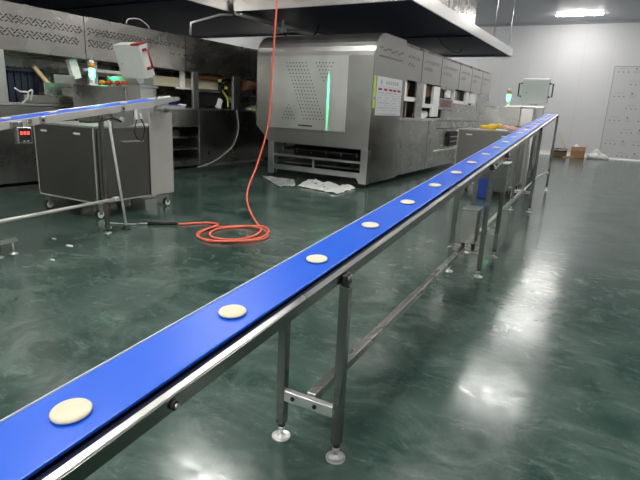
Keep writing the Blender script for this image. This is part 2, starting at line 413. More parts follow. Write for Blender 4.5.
# door
b = MB('door_steel', 'hole')
b.box(-2.48, -.57, -.022, -.004, 1.14, 2.64, bev=.004)
def hole(x, z): b.cyl((x, -.0215, z), (x, -.0235, z), .0135, seg=8, mi=1, smooth=False)
for rI in range(17):   # leaning band of holes
    z = 2.50 - rI*.0715; xa = -2.06 + .030*rI; 
    cnt = 7
    for k in range(cnt):
        if 3 <= rI <= 5 and k < 3 and rI != 4: pass
        hole(xa + k*.080 + (.5 if False else 0), z)
for rI, cnt in enumerate((6, 5, 4, 3, 2, 1)):  # triangle pointing down, upper right
    for k in range(cnt): hole(-1.32 + k*.080 + rI*.040, 2.50 - rI*.0715)
for rI, cnt in enumerate((1, 2, 3, 4, 5)):     # triangle pointing up, lower left
    for k in range(cnt): hole(-1.98 + k*.080 - rI*.040, 1.63 - rI*.0715)
dr = tp('door', b)
b = MB('steel_light'); b.box(-2.5, -.55, -.016, -.002, 2.64, 2.655); tp('door_trim', b)
b = MB('steel_light'); b.box(-2.5, -.55, -.035, -.002, 1.118, 1.142, bev=.003); tp('door_sill', b)
b = MB('black'); b.box(-1.70, -1.36, -.06, -.045, 1.195, 1.22, bev=.004).box(-1.70, -1.675, -.05, -.02, 1.195, 1.22).box(-1.385, -1.36, -.05, -.02, 1.195, 1.22); tp('door_handle', b, dr)
# hopper skirt & base frame
b = MB('steel_light'); 
b.box(-2.52, -2.36, -.02, .14, .09, .81, bev=.004)
tp('leg', b)
b = MB('steel_light'); b.box(-.16, .0, -.02, .14, .09, .80, bev=.004); b.prism([(-.25, .22), (-.16, .22), (-.16, .09)], 1, -.02, .0); tp('leg', b)
for x in (-2.44, -.08):
    f = MB('black'); f.cyl((x, .06, 0), (x, .06, .09), .04, seg=12); tp('foot', f)
b = MB('steel_light'); b.box(-2.36, -.16, .0, .05, .50, .545, bev=.003); tp('rail', b)
b = MB('steel_light'); b.box(-2.36, -.16, -.02, .04, .20, .31, bev=.003).box(-1.33, -1.29, 0, .04, .31, .50); tp('rail', b)
b = MB('dark'); b.box(-2.36, -.16, 1.2, 1.25, .12, .8).box(-2.36, -.16, .1, 1.2, .79, .80)
tp('bay_lining', b)
b = MB('black', 'steel_dark')
for k in range(6): b.cyl((-2.3, .32+k*.14, .66), (-.2, .32+k*.14, .66), .03, seg=10)
for k in range(6): b.box(-2.28+k*.38, -2.26+k*.38, .22, .26, .60, .68, 1)
b.box(-2.33, -.19, .3, 1.0, .33, .36, 1)
tp('roller_bed', b)
# long body behind
b = MB('dark'); b.box(-2.85, -.62, 1.56, 9.95, .35, 2.98); tp('core', b)
b = MB('steel'); b.box(-2.88, .0, 1.605, 9.97, 3.0, 3.06); tp('roof', b)
b = MB('oven_plate', 'hole')
arc_y = [(9.97-.3+.3*math.sin(a), 2.76+.3*math.cos(a)) for a in [PI/2*k/6 for k in range(7)]]
b.prism([(1.605, 2.30), (1.605, 3.055)] + arc_y + [(9.97, 2.30)], 0, -.03, 0)
seams = (1.51, 2.73, 4.22, 5.95, 7.35, 8.7)
for y in seams[1:]: b.box(0, .004, y-.008, y+.008, 2.30, 3.02, 1)
def dash(mb, x, y, z, l=.07, w=.014, mi=1, a=.5):
    mb.box(x-.003, x+.0022, y-l/2, y+l/2, z-w/2, z+w/2, mi, rot=Matrix.Rotation(a, 3, 'X'))
ys = [(1.72, 2.6), (2.85, 4.1), (4.35, 5.8), (6.1, 7.2), (7.45, 8.5), (8.8, 9.75)]
for z0 in (2.80, 2.64):
    for a0, a1 in ys:
        y = a0+.1; k = 0
        lim = a1 if z0 > 2.7 else a0+(a1-a0)*.62
        while y < lim-.08:
            dash(b, 0, y, z0 + (.025 if k % 2 else -.015)); y += .085; k += 1
tp('upper_plate', b)
b = MB('oven_plate'); b.box(-.03, -.0, 0.0, 1.6, .10, .80); tp('side_skirt', b)
b = MB('hole'); y = .25
while y < 1.45: dash(b, 0.0, y, 2.80 + (.02 if int(y*100) % 2 else -.02)); dash(b, 0.0, y, 2.66); y += .085
for f_ in b.bm.faces: f_.material_index = 0
tp('slot_row', b)
b = MB('steel', 'steel_light', 'hole'); b.box(-.03, .0, 1.605, 9.97, .14, 1.40)
b.box(0, .004, 3.6, 3.612, .14, 1.4, 2).box(0, .004, 6.9, 6.912, .14, 1.4, 2)
for z in (1.385, 1.18): b.box(0, .003, 4.3, 9.3, z, z+.02, 2)  # dark strips painted in for the shade under the ledges
tp('lower_plate', b)
b = MB('steel_light'); b.box(-.35, .07, 1.605, 3.95, 1.40, 1.455, bev=.008); tp('ledge', b)
b = MB('steel'); b.box(-.35, .05, 3.96, 9.2, 1.40, 1.46, bev=.006).box(-.02, .03, 4.5, 9.2, 1.20, 1.235); tp('ledge', b)
b = MB('steel'); b.box(-.05, .0, 4.6, 9.2, 1.46, 1.655).box(-.04, .02, 4.6, 9.2, 1.655, 1.69, bev=.004); tp('lower_panel', b)
b = MB('steel'); b.box(-.03, .0, 8.4, 9.97, 1.68, 2.30); tp('end_panel', b)
b = MB('steel_light'); b.box(-.02, .06, 4.2, 7.1, .55, .60, bev=.006); tp('lower_rail', b)
b = MB('black', 'steel'); b.box(0, .1, 5.3, 6.1, .68, 1.10, bev=.01).box(.1, .104, 5.35, 6.05, .93, .96, 1).box(.1, .104, 5.35, 6.05, .80, .83, 1); tp('gearbox', b)
b = MB('white_paint'); b.box(0, .06, 6.25, 6.65, .6, 1.12, bev=.01).box(0, .1, 6.2, 7.3, .56, .68, bev=.01); tp('cover', b)
# window bays
def frame_bay(y0, y1, z0, z1, w, x=-.04, m='white_paint', zt=None):
    b = MB(m); b.box(x-.06, x, y0, y0+w, z0, z1, bev=.004); b.box(x-.06, x, y0+w, y1, z0, z0+.10, bev=.004); return b
b = frame_bay(1.72, 2.50, 1.84, 2.30, .22); tp('window_frame', b)
b = MB('steel'); b.box(-.05, -.005, 2.50, 2.98, 1.46, 2.30, bev=.004); tp('bay_post', b)
b = frame_bay(3.02, 3.95, 1.72, 2.30, .24); tp('window_frame', b)
b = MB('white_paint'); b.box(-.10, -.02, 3.85, 4.35, 1.5, 2.28, bev=.01); tp('bay_post', b)
b = MB('white_plastic'); b.box(-.28, -.12, 3.05, 3.85, 1.46, 1.64, bev=.05).box(-.26, -.06, 3.0, 3.4, 1.455, 1.58, bev=.03); tp('bay_cover', b)
b = MB('copper')
for k, y in enumerate((1.98, 2.16, 2.36)): b.tube([(-.2, y, 1.47), (-.2, y, 2.1), (-.2, y+.03, 2.2), (-.2, y+.13, 2.24)], .03, res=4)
tp('pipe', b)
b = MB('brown'); b.box(-.30, -.12, 3.3, 3.8, 2.0, 2.28); tp('brown_insulation', b)
b = MB('wood'); b.box(-.3, -.2, 1.9, 2.5, 2.12, 2.28); tp('wood_panel', b)
b = MB('wood'); b.box(-.5, -.3, 4.4, 5.5, 2.05, 2.27); tp('wood_panel', b)
b = MB('steel'); b.box(-.05, -.01, 4.35, 5.62, 1.70, 2.0, bev=.003).box(-.05, -.01, 4.35, 5.62, 2.24, 2.30); tp('bay_panel', b)
b = MB('sign_steel', 'red_print'); b.box(-.01, .0, 4.45, 5.45, 1.76, 1.97)
for rr, z in enumerate((1.915, 1.855, 1.80)):
    y = 4.52
    while y < 5.3-.1*rr:
        w = random.choice((.05, .08, .06)); b.box(.0, .003, y, y+w, z, z+.035, 1); y += w+.03
tp('warning_plate', b)
b = MB('white_paint'); b.box(-.1, -.03, 4.95, 5.35, 2.03, 2.27, bev=.01).box(-.1, -.03, 5.66, 5.78, 1.9, 2.3, bev=.006).box(-.1, -.03, 5.78, 6.9, 1.9, 1.99, bev=.006); tp('window_frame', b)
b = MB('white_paint'); b.box(-.1, -.03, 7.0, 7.35, 1.9, 2.3, bev=.006).box(-.12, -.04, 7.55, 8.25, 1.95, 2.29, bev=.02); tp('window_frame', b)
b = MB('steel'); b.box(-.05, -.0, 5.64, 8.4, 1.69, 1.9, bev=.003).box(-.3, -.2, 5.9, 6.9, 2.0, 2.28); tp('bay_panel', b)
b = MB('oven_plate'); b.box(-.03, -.0, 1.605, 1.72, 1.455, 2.30); tp('bay_post', b)
# cable drooping from hood onto the roof
b = MB('black'); b.tube([(-.3, 4.6, 3.59), (-.25, 4.9, 3.42), (-.2, 5.6, 3.33), (-.3, 6.6, 3.4), (-.4, 7.2, 3.59)], .012)
tag(build('hanging_cable', b, None, D), 'thin dark cable drooping below the right hood above the oven', 'cable')
# notice on the oven side
nt_ = empty('notice_sheet', (0.01, .8, 1.9), 'white table notice with a dark red header row on the oven side', 'notice', D=D)
b = MB('paper', 'red_print', 'grey_print', 'pale_print'); b.box(.002, .008, .18, 1.52, 1.50, 2.27)
for yy in (.26, .54, .80, 1.02, 1.26): b.box(.008, .0112, yy, yy+.18, 2.0, 2.045, 1)
y = .28
while y < 1.4:
    w = random.choice((.08, .12, .16)); b.box(.008, .0105, y, y+w, 2.075, 2.085, 3); y += w+.05
for z in (1.60, 1.70, 1.80, 1.90): b.box(.008, .0105, .24, 1.46, z, z+.006, 3)
for yy in (.24, .62, 1.0, 1.45): b.box(.008, .0105, yy, yy+.006, 1.56, 2.02, 3)
for k in range(4):
    for c in range(3):
        y = .27+c*.39
        for q in range(random.choice((2, 3))):
            w = random.choice((.05, .08)); b.box(.008, .0105, y, y+w, 1.64+k*.1, 1.665+k*.1, 3); y += w+.03
for c in range(6): b.box(.008, .0105, .62+c*.12, .70+c*.12, 2.13, 2.20, 3)
b.cyl((.007, .40, 2.165), (.0105, .40, 2.165), .05, seg=12, mi=3).box(.008, .0105, .24, 1.3, 1.52, 1.535, 3)
build('sheet', b, nt_, D)
b = MB('lime'); b.box(.002, .010, .04, .12, 1.86, 2.27).box(.002, .010, .04, .12, 1.64, 1.80); build('lime_strip', b, nt_, D)

# left oven -------------------------------------------------
Lx = -4.07
LO = empty('baking_line', (-5.3, -2, 0), 'long steel baking line on the left with a slotted upper housing', 'oven', D=D)
def lp(name, mb, root=LO): return build(name, mb, root, D)
b = MB('housing', 'hole'); b.box(-6.4, Lx, -11.0, 6.5, 2.24, 2.97, bev=.01)
def slots(y0, y1, z, rows, fade=1.0):
    y = y0; k = 0
    while y < y1:
        for r_ in range(rows):
            if random.random() < fade: dash(b, Lx, y + (.035 if r_ % 2 else 0), z - r_*.042, .055, .017, 1, -.6 if (k+r_) % 2 else .6)
        y += .078; k += 1
slots(-6.5, -3.52, 2.765, 3); slots(-3.36, -2.2, 2.765, 3, .95); slots(-2.2, -1.0, 2.755, 2, .8); slots(-.75, .35, 2.80, 3)
slots(-6.5, -3.55, 2.565, 3); slots(-3.36, -2.75, 2.565, 3, .9); slots(-1.5, -.8, 2.56, 1, .6)
for y in (-3.44, -1.0, 1.2): b.box(Lx, Lx+.004, y-.006, y+.006, 2.25, 2.96, 1)
uh = lp('upper_housing', b)
b = MB('cable_grey'); b.tube([(Lx+.02, -2.55, 2.97), (Lx+.03, -2.5, 3.06), (Lx+.03, -2.25, 3.10), (Lx+.03, -2.05, 3.02), (Lx+.02, -2.0, 2.96)], .012); lp('cable', b, uh)
b = MB('steel_dark', 'hole'); b.box(-6.3, Lx, -11.0, -1.5, .16, 1.41, bev=.01)
for z in (.70, .655, .52, .475):
    y = -6.2
    while y < -4.3: dash(b, Lx, y, z, .07, .018, 1, .5); y += .11 if int(y*3) % 2 else .14
lp('lower_housing', b)
b = MB('steel_dark'); b.box(-6.3, Lx, -.62, 6.5, .16, 1.44, bev=.01).box(-6.3, Lx, -1.5, -.62, 1.04, 1.43, bev=.004).box(-6.3, Lx, -1.5, -.62, .16, .30, bev=.004)
lp('lower_housing', b)
b = MB('dark'); b.box(-6.3, -4.75, -1.5, -.62, .30, 1.04); lp('bay_lining', b)
b = MB('steel'); b.box(-4.7, -4.15, -1.5, -.62, .78, .81).box(-4.7, -4.15, -1.5, -.62, .52, .55).box(-4.4, -4.3, -1.2, -1.0, .81, .95); lp('shelf', b)
b = MB('steel_light'); b.box(-4.35, Lx+.01, -11, 6.5, 1.41, 1.455, bev=.006); lp('top_ledge', b)
b = MB('steel_dark'); b.box(-6.2, Lx-.05, -11, 6.4, .0, .10); lp('plinth', b)
b = MB('black'); b.box(-6.1, Lx-.25, -11, 6.3, .10, .16); lp('plinth_gap', b)
b = MB('orange'); b.cyl((Lx-.0, -1.35, .16), (Lx+.0, -1.35, .17), .01); 
b = MB('housing'); b.box(-5.6, -5.5, -11, 6.4, 1.44, 2.24); lp('inner_back', b)
def post(y0, y1, x=Lx+.012, m='steel_light'):
    b = MB(m); b.box(x-.06, x, y0, y1, 1.45, 2.25, bev=.004); lp('post', b)
post(-.80, -.62); post(.58, .86); post(-5.02, -4.88, m='steel_light'); post(-3.2, -3.0, Lx-.3)
post(4.0, 4.2)
b = MB('cream'); b.box(-4.42, -4.34, -2.6, .35, 1.90, 2.10, bev=.004); lp('cream_beam', b)
b = MB('white_paint'); b.box(-4.30, -4.24, -.98, -.86, 1.9, 2.25, bev=.004); lp('bracket', b); b = MB('white_paint'); b.box(-4.32, -4.24, -1.08, -.62, 1.86, 1.899, bev=.004); lp('bracket', b); b = MB('white_paint'); b.box(-4.3, -4.2, -3.66, -3.5, 1.9, 2.24, bev=.004, rot=Matrix.Rotation(.25, 3, 'X')); lp('bracket', b)
b = MB('brown'); b.box(-4.5, -4.2, -.58, .25, 2.10, 2.23, bev=.03); lp('brown_drum', b)
b = MB('brown'); b.cyl((-4.2, 1.14, 2.07), (-4.2, 1.70, 2.07), .14); lp('brown_drum', b)
b = MB('black', 'steel'); b.cyl((-4.2, 1.70, 1.98), (-4.2, 1.80, 1.98), .15).cyl((-4.2, 1.80, 1.98), (-4.2, 1.83, 1.98), .07, mi=1); lp('pulley', b)
b = MB('black', 'steel_light'); b.box(-4.5, -4.3, -.45, .45, 1.50, 1.85, bev=.05); b.tube([(-4.25, -.5, 1.5), (-4.25, -.5, 1.78), (-4.25, -.35, 1.86), (-4.25, .3, 1.86)], .03, mi=1, res=4)
lp('drive_cover', b)
b = MB('brown', 'lime', 'black')
random.seed(3)
for k in range(16):
    y, z = random.uniform(.05, .55), random.uniform(1.85, 2.2); q = random.uniform(.03, .07)
    b.box(-4.2, -4.2+q, y, y+q, z, z+q, random.choice((0, 0, 1, 2)), bev=.008)
b.tube([(-4.3, .45, 1.9), (-4.28, .62, 1.7), (-4.3, .66, 1.5)], .025, mi=1)
lp('valve_cluster', b)
b = MB('steel'); b.box(-4.5, Lx-.04, .9, 1.95, 1.62, 1.79, bev=.006); lp('bay_shelf', b)
b = MB('white_plastic'); b.box(-4.4, -4.2, 1.45, 1.85, 1.46, 1.58, bev=.02, rot=Matrix.Rotation(.3, 3, 'X')); lp('white_cover', b)
b = MB('white_plastic'); b.box(-4.35, -4.25, .25, .4, 1.46, 1.7, bev=.02, rot=Matrix.Rotation(-.4, 3, 'X')); lp('white_cover', b)
b = MB('navy')
for k in range(14): b.prism([(-4.80+k*.055, 1.42), (-4.80+k*.055, 2.0), (-4.775+k*.055, 2.03), (-4.75+k*.055, 2.0), (-4.75+k*.055, 1.42)], 0, -4.40, -4.36-.02*(k % 2))
b.box(-4.36, -4.30, -4.85, -4.1, 1.95, 2.0, bev=.01)
lp('curtain', b)
b = MB('wood'); b.bar((-4.26, -4.30, 2.04), (-4.26, -4.02, 1.72), .05, .06); lp('wooden_bar', b)
b = MB('steel'); b.box(-4.3, Lx-.03, -4.25, -3.92, 1.58, 1.80, bev=.006).box(-4.3, -4.2, -4.0, -3.6, 1.8, 1.95, bev=.004); lp('steel_block', b)
b = MB('steel'); b.box(-4.25, Lx+.03, -4.63, -3.6, 1.455, 1.585, bev=.006); lp('steel_block', b)
b = MB('steel_dark'); b.box(-5.0, -4.9, -3.6, -1.5, 1.45, 1.75, bev=.01).box(-5.2, -4.8, -3.5, -1.0, 2.0, 2.1); lp('inner_frame', b)
b = MB('steel_light'); b.box(-4.2, -4.12, -3.45, -2.5, 2.04, 2.10, bev=.004); lp('guide_rail', b)
b = MB('steel_light'); b.box(-4.24, -4.12, -2.62, -2.5, 2.02, 2.24, bev=.01); lp('bracket', b)
b = MB('cable_white'); b.tube([(-3.9, -4.86, 1.68), (-3.9, -4.78, 1.63), (-3.9, -4.66, 1.62), (-3.92, -4.66, 1.53), (-4.0, -4.72, 1.44)], .014); b.tube([(-3.9, -4.66, 1.62), (-3.9, -4.58, 1.66), (-3.93, -4.60, 1.50)], .012)
lp('cable', b)
b = MB('yellow'); b.tube([(Lx+.02, 1.42, 1.46), (Lx+.03, 1.55, 1.40), (Lx+.03, 1.62, 1.22)], .022, res=4).tube([(Lx+.02, 1.50, 1.40), (Lx+.03, 1.66, 1.24)], .014); lp('yellow_strap', b)
b = MB('cable_grey'); b.tube([(Lx+.015, .72, 1.44), (Lx+.02, .78, 1.0), (Lx+.03, .6, .6), (Lx+.04, .2, .36), (Lx+.10, -.25, .22), (Lx+.12, -.5, .17), (Lx+.10, -.8, .13)], .013); lp('cable', b)
b = MB('steel_light'); b.box(Lx-.1, Lx+.02, -.4, 1.9, .10, .16, bev=.004); lp('kick_rail', b)

# hoods -------------------------------------------------------
HZ = 3.6
def hood(name_label, x0, x1, y0, y1, plen, rods):
    h = empty('exhaust_hood', ((x0+x1)/2, (y0+y1)/2, HZ), name_label, 'hood', 'exhaust hoods', D)
    w = .03
    b = MB('hood_rim'); b.box(x0, x1, y0, y0+w, HZ, HZ+.26, bev=.006); build('rim', b, h, D)
    b = MB('hood_rim'); b.box(x1-w, x1, y0+w, y1-w, HZ, HZ+.26, bev=.006); build('rim', b, h, D)
    b = MB('hood_rim'); b.box(x0, x1, y1-w, y1, HZ, HZ+.26, bev=.006).box(x0, x0+w, y0+w, y1-w, HZ, HZ+.26, bev=.006); build('rim', b, h, D)
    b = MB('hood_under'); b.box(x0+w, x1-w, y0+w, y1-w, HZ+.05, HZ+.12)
    build('canopy_underside', b, h, D)
    b = MB('hood_under', 'hood_rim')
    ny = int((y1-y0)/4.5)
    for k in range(1, ny): yy = y0+(y1-y0)*k/ny; b.box(x0+w, x1-w, yy-.02, yy+.02, HZ+.02, HZ+.05)
    build('underside_rib', b, h, D)
    px0, px1, py0, py1 = plen
    b = MB('housing'); b.prism([(px0, py0), (px1, py0), (px1, py1), (px0, py1)], 2, HZ+.12, CEIL-.001)
    for yy in (py0+1.5, py0+3.0, py0+4.5):
        if yy < py1: b.box(px1, px1+.02, yy-.03, yy+.03, HZ+.3, CEIL-.01)
    build('plenum', b, h, D)
    for x, y in rods:
        b = MB('steel_light'); b.cyl((x, y, HZ+.05), (x, y, CEIL-.001), .014, seg=8).box(x-.03, x+.03, y-.03, y+.03, HZ+.05, HZ+.30); build('suspension_rod', b, h, D)
    return h
RH = hood('right exhaust hood hanging over the tunnel oven with a bright steel rim', -3.58, .66, .02, 9.75, (-2.9, -.45, 1.2, 8.6), [(.60, 7.0), (-2.9, 9.6), (.60, 9.3)])
hood('left exhaust hood hanging over the baking line with its underside shade painted dark', -9.3, -3.68, -11, 3.6, (-8.3, -5.0, -9.5, 2.4), [])
# white angled hanger pipes below the left hood corner
b = MB('steel_light'); b.tube([(-3.72, .14, 3.565), (-3.75, -.25, 3.50), (-3.9, -1.0, 3.22), (-3.9, -1.02, 2.975)], .028, straight=True)
tag(build('hanger_pipe', b, None, D), 'bent pale pipe dropping from the left hood corner to the housing below', 'pipe')
b = MB('steel_light'); b.tube([(-3.56, .06, 3.56), (-3.50, 3.0, 3.52), (-3.2, 4.4, 3.5)], .03, straight=True).tube([(-3.44, .1, 3.56), (-3.36, 3.0, 3.52)], .02, straight=True)
tag(build('duct_pipe', b, None, D), 'straight pale twin pipe running back under the joint of both hoods', 'pipe')
b = MB('black', 'white_plastic'); b.box(-3.31, -3.27, 1.53, 1.57, 3.46, 3.65, 1); b.tube([(-3.3, 1.6, 3.40), (-3.35, 1.9, 3.28), (-3.0, 2.2, 3.30), (-2.8, 2.3, 3.42), (-2.7, 2.3, 3.645)], .02).box(-3.34, -3.24, 1.45, 1.65, 3.38, 3.46, 1, bev=.01)
build('cable_loop', b, RH, D)

# ---------------------------------------------------------------- left control station
def caster(x, y, root, w=.035):
    b = MB('steel'); b.box(x-.035, x+.035, y-.035, y+.035, .20, .215).box(x-.03, x-.022, y-.025, y+.025, .06, .20).box(x+.022, x+.03, y-.025, y+.025, .06, .20)
    o = build('caster', b, root)
    b = MB('white_plastic', 'black'); b.cyl((x-.02, y, .062), (x+.02, y, .062), .062, seg=20, mi=1).cyl((x-.024, y, .062), (x+.024, y, .062), .050, seg=16)
    build('wheel', b, o)
def cabinet(x0, x1, y0, y1, z1, label, ysplit, zp=None):
    c = empty('wheeled_cabinet', ((x0+x1)/2, (y0+y1)/2, 0), label, 'cabinet', 'wheeled steel cabinets')
    b = MB('cab_steel'); b.box(x0+.012, x1-.012, y0+.012, y1-.012, .235, z1-.012); build('body', b, c)
    b = MB('frame_edge')
    for x in (x0, x1-.018): 
        for y in (y0, y1-.03): b.box(x, x+.018, y, y+(.03 if y > y0 else .018), .215, z1, bev=.003)
    for z in (.215, z1-.018):
        b.box(x0, x1, y0, y0+.018, z, z+.018, bev=.003).box(x0, x1, y1-.03, y1, z, z+.018, bev=.003)
        b.box(x0, x0+.018, y0, y1, z, z+.018, bev=.003).box(x1-.018, x1, y0, y1, z, z+.018, bev=.003)
    build('frame', b, c)
    b = MB('frame_edge'); b.box(x0-.01, x1+.01, y0-.01, y1+.01, z1, z1+.012, bev=.003); build('top_plate', b, c)
    b = MB('cab_steel'); b.box(x0+.03, x1-.03, y0-.006, y0+.008, .26, z1-.05, bev=.004); build('door', b, c)
    b = MB('white_plastic'); w = x1-x0
    b.box(x0+.14*w, x0+.24*w, y0-.012, y0-.005, z1-.115, z1-.09, bev=.003).box(x0+.70*w, x0+.80*w, y0-.012, y0-.005, z1-.115, z1-.09, bev=.003); build('label_tab', b, c)
    b = MB('cab_steel'); b.box(x1-.006, x1+.006, y0+.06, ysplit, .26, z1-.05, bev=.004); build('side_door', b, c)
    b = MB('pale_rail'); b.box(x1-.004, x1+.012, ysplit+.03, y1-.005, .22, zp or z1, bev=.004); build('side_panel', b, c)
    for x in (x0+.08, x1-.07):
        for y in (y0+.08, y1-.09): caster(x, y, c)
    return c
c = cabinet(-6.93, -5.70, 4.42, 5.82, 1.225, 'dark steel wheeled cabinet under the short left conveyor', 5.33, 1.423)
b = MB('steel_light'); b.box(-5.695, -5.66, 4.85, 5.22, 1.02, 1.035); build('bar_handle', b, c)

def enclosure(root, x, y, z, w, h, tilt, hm):
    R_ = Matrix.Rotation(tilt, 3, 'X'); c0 = Vector((x, y, z+h/2))
    def loc(mb):
        return mb.shear(lambda v: c0 + R_ @ v)
    b = MB('enclosure', 'pale_print'); b.box(-w/2, w/2, -.09, .09, -h/2, h/2, bev=.012, seg=2).box(-w/2+.04, w/2-.04, -.0945, -.088, -h/2+.04, h/2-.04, bev=.003)
    b.cyl((-w*.30, -.094, -.03), (-w*.30, -.098, -.03), .02, seg=8, mi=1)
    o = build('screen_enclosure', loc(b), root)
    for s_ in (-1, 1):
        b = MB(hm); b.tube([(s_*w/2, 0, h*.30), (s_*(w/2+.08), 0, h*.30), (s_*(w/2+.08), 0, -h*.22), (s_*w/2, 0, -h*.22)], .016, straight=True)
        b.box(s_*w/2-.02, s_*w/2+.02, -.04, .04, h*.27, h*.35).box(s_*w/2-.02, s_*w/2+.02, -.04, .04, -h*.27, -h*.18)
        build('handle', loc(b), o)
    b = MB(hm); b.box(w/2-.16, w/2+.004, -.095, .095, h/2-.02, h/2+.005); 
    if hm == 'maroon': build('corner_trim', loc(b), o)
    b = MB('enclosure', 'steel_light'); b.cyl((0, .02, -h/2-.10), (0, .02, -h/2+.01), .05, .10, seg=4, smooth=False); build('stand', loc(b), o)
def stack_light(root, x, y, z, big=1.0):
    b = MB('white_plastic'); b.cyl((x, y, z), (x, y, z+.13), .035).cyl((x, y, z), (x, y, z+.02), .06); o = build('stack_light', b, root)
    b = MB('green_lamp'); b.cyl((x, y, z+.13), (x, y, z+.27), .045); build('green_lens', b, o)
    b = MB('orange'); b.cyl((x, y, z+.27), (x, y, z+.35), .045); build('amber_lens', b, o)
    b = MB('white_plastic'); b.cyl((x, y, z+.35), (x, y, z+.40), .045, .035); build('lamp_cap', b, o)

st = empty('control_station', (-7.3, 6.2, 0), 'steel control station with tilted pale screen enclosure, red buttons and lit green beacon', 'control station')
b = MB('steel'); b.box(-8.06, -6.75, 5.90, 6.55, 0, 1.79, bev=.01); build('body', b, st)
b = MB('steel_dark'); b.box(-7.55, -6.75, 6.2, 6.5, 1.79, 1.95, bev=.01); build('rear_box', b, st)
b = MB('steel_light'); b.box(-6.73, -6.42, 5.90, 6.16, 0, 1.78, bev=.006).box(-6.80, -6.34, 5.85, 6.2, 1.78, 1.81, bev=.004); build('column', b, st)
for k, x in enumerate((-7.40, -7.22, -7.04, -6.88)):
    b = MB('orange' if k == 0 else 'red'); b.cyl((x, 5.99, 1.79), (x, 5.99, 1.82), .025).lathe((x, 5.99, 1.815), [(.045, 0), (.052, .02), (.045, .045), (.02, .06), (.005, .062)], 16)
    build('push_button', b, st)
stack_light(st, -7.63, 5.98, 1.79)
enclosure(st, -6.68, 6.03, 1.93, .57, .52, .33, 'maroon')

# right station (behind the belt)
c = cabinet(-2.56, -1.32, 10.75, 11.9, 1.31, 'dark steel wheeled cabinet behind the long belt with gloves on top', 11.5)
st = empty('control_station', (-2.1, 13.2, 0), 'steel control station with upright pale screen enclosure near the belt end', 'control station')
b = MB('steel'); b.box(-2.62, -1.68, 12.95, 14.0, 0, 1.82, bev=.01); build('body', b, st)
b = MB('steel_light'); b.box(-1.67, -1.40, 12.95, 13.5, 0, 1.80, bev=.006).box(-2.0, -1.18, 12.90, 13.5, 1.82, 1.845, bev=.004); build('column', b, st)
b = MB('steel_dark'); b.box(-1.35, -1.20, 13.0, 13.2, 0, 1.82, bev=.006); build('post', b, st)
stack_light(st, -2.03, 13.2, 1.845)
enclosure(st, -1.455, 13.2, 1.92, .58, .56, .12, 'black')
b = MB('white_plastic'); b.cyl((-1.455, 13.2, 1.845), (-1.455, 13.2, 1.9), .06); build('stand', b, st)
b = MB('cable_grey')
for k in range(5): b.tube([(-1.28+k*.02, 12.98, 1.6-.05*k), (-1.25+k*.025, 12.96, 1.2), (-1.27+k*.03, 12.97, .7+.08*k), (-1.24, 12.98, .45)], .01)
build('conduit', b, st)
b = MB('white_paint'); b.cyl((-1.27, 12.1, 0.03), (-1.27, 12.1, 1.45), .022, seg=12); 
b.lathe((-1.27, 12.1, 0), [(.05, 0), (.05, .01), (.02, .03)])
tag(build('white_pole', b), 'thin white upright pole beside the far cabinet behind the belt', 'pole')

# gloves and cloths on the right cabinet
def glove(name, x, y, z, m, rz, s, label, cat):
    b = MB(m); R_ = Matrix.Rotation(rz, 3, 'Z')
    t = MB(m)
    t.lathe((0, 0, 0), [(.05, 0), (.062, .012), (.055, .03), (.03, .042), (.005, .045)], 14, sx=1.25, sy=.9)
    t.box(-.17, -.04, -.045, .045, .002, .032, bev=.012, seg=2)
    for k, (yy, L_, q) in enumerate(((-.04, .085, -.12), (-.014, .105, -.02), (.014, .10, .06), (.038, .08, .18))):
        a = Vector((.045, yy, .018)); d = Vector((math.cos(q), math.sin(q), .1))
        t.tube([a, a+d*L_*.5+Vector((0, 0, .012)), a+d*L_], .0125, seg=8, res=3)
    t.tube([(-.01, .045, .018), (.02, .085, .02), (.055, .10, .016)], .014, seg=8, res=3)
    t.shear(lambda v: Vector((x, y, z)) + R_ @ Vector((v.x*s, v.y*s, v.z*s*1.9)))
    tag(build(name, t), label, cat)
glove('rubber_glove', -1.93, 10.95, 1.328, 'yellow', .3, 1.35, 'yellow rubber glove on top of the far cabinet', 'glove')
glove('rubber_glove', -1.55, 10.93, 1.328, 'pink', 2.9, 1.1, 'pink rubber glove beside the yellow one on the far cabinet', 'glove')
t = MB('black'); t.lathe((-1.45, 11.28, 1.323), [(.12, 0), (.13, .02), (.10, .06), (.04, .09), (.01, .095)], 12, sx=1.2)
t.tube([(-1.55, 11.28, 1.36), (-1.62, 11.25, 1.40), (-1.68, 11.24, 1.37)], .02)
tag(build('black_cloth', t), 'crumpled black cloth beside the pink glove on the far cabinet', 'cloth')
# blue crate under the belt
b = MB('crate'); x0, x1, y0, y1 = -2.0, -1.70, 10.2, 10.5
b.box(x0, x1, y0, y1, 0, .02)
for a in ((x0, x1, y0, y0+.015), (x0, x1, y1-.015, y1), (x0, x0+.015, y0, y1), (x1-.015, x1, y0, y1)): b.box(*a, 0, .36, bev=.002).box(a[0]-.008, a[1]+.008, a[2]-.008, a[3]+.008, .34, .38, bev=.002)
tag(build('plastic_crate', b), 'blue plastic crate on the floor seen under the long belt', 'crate')

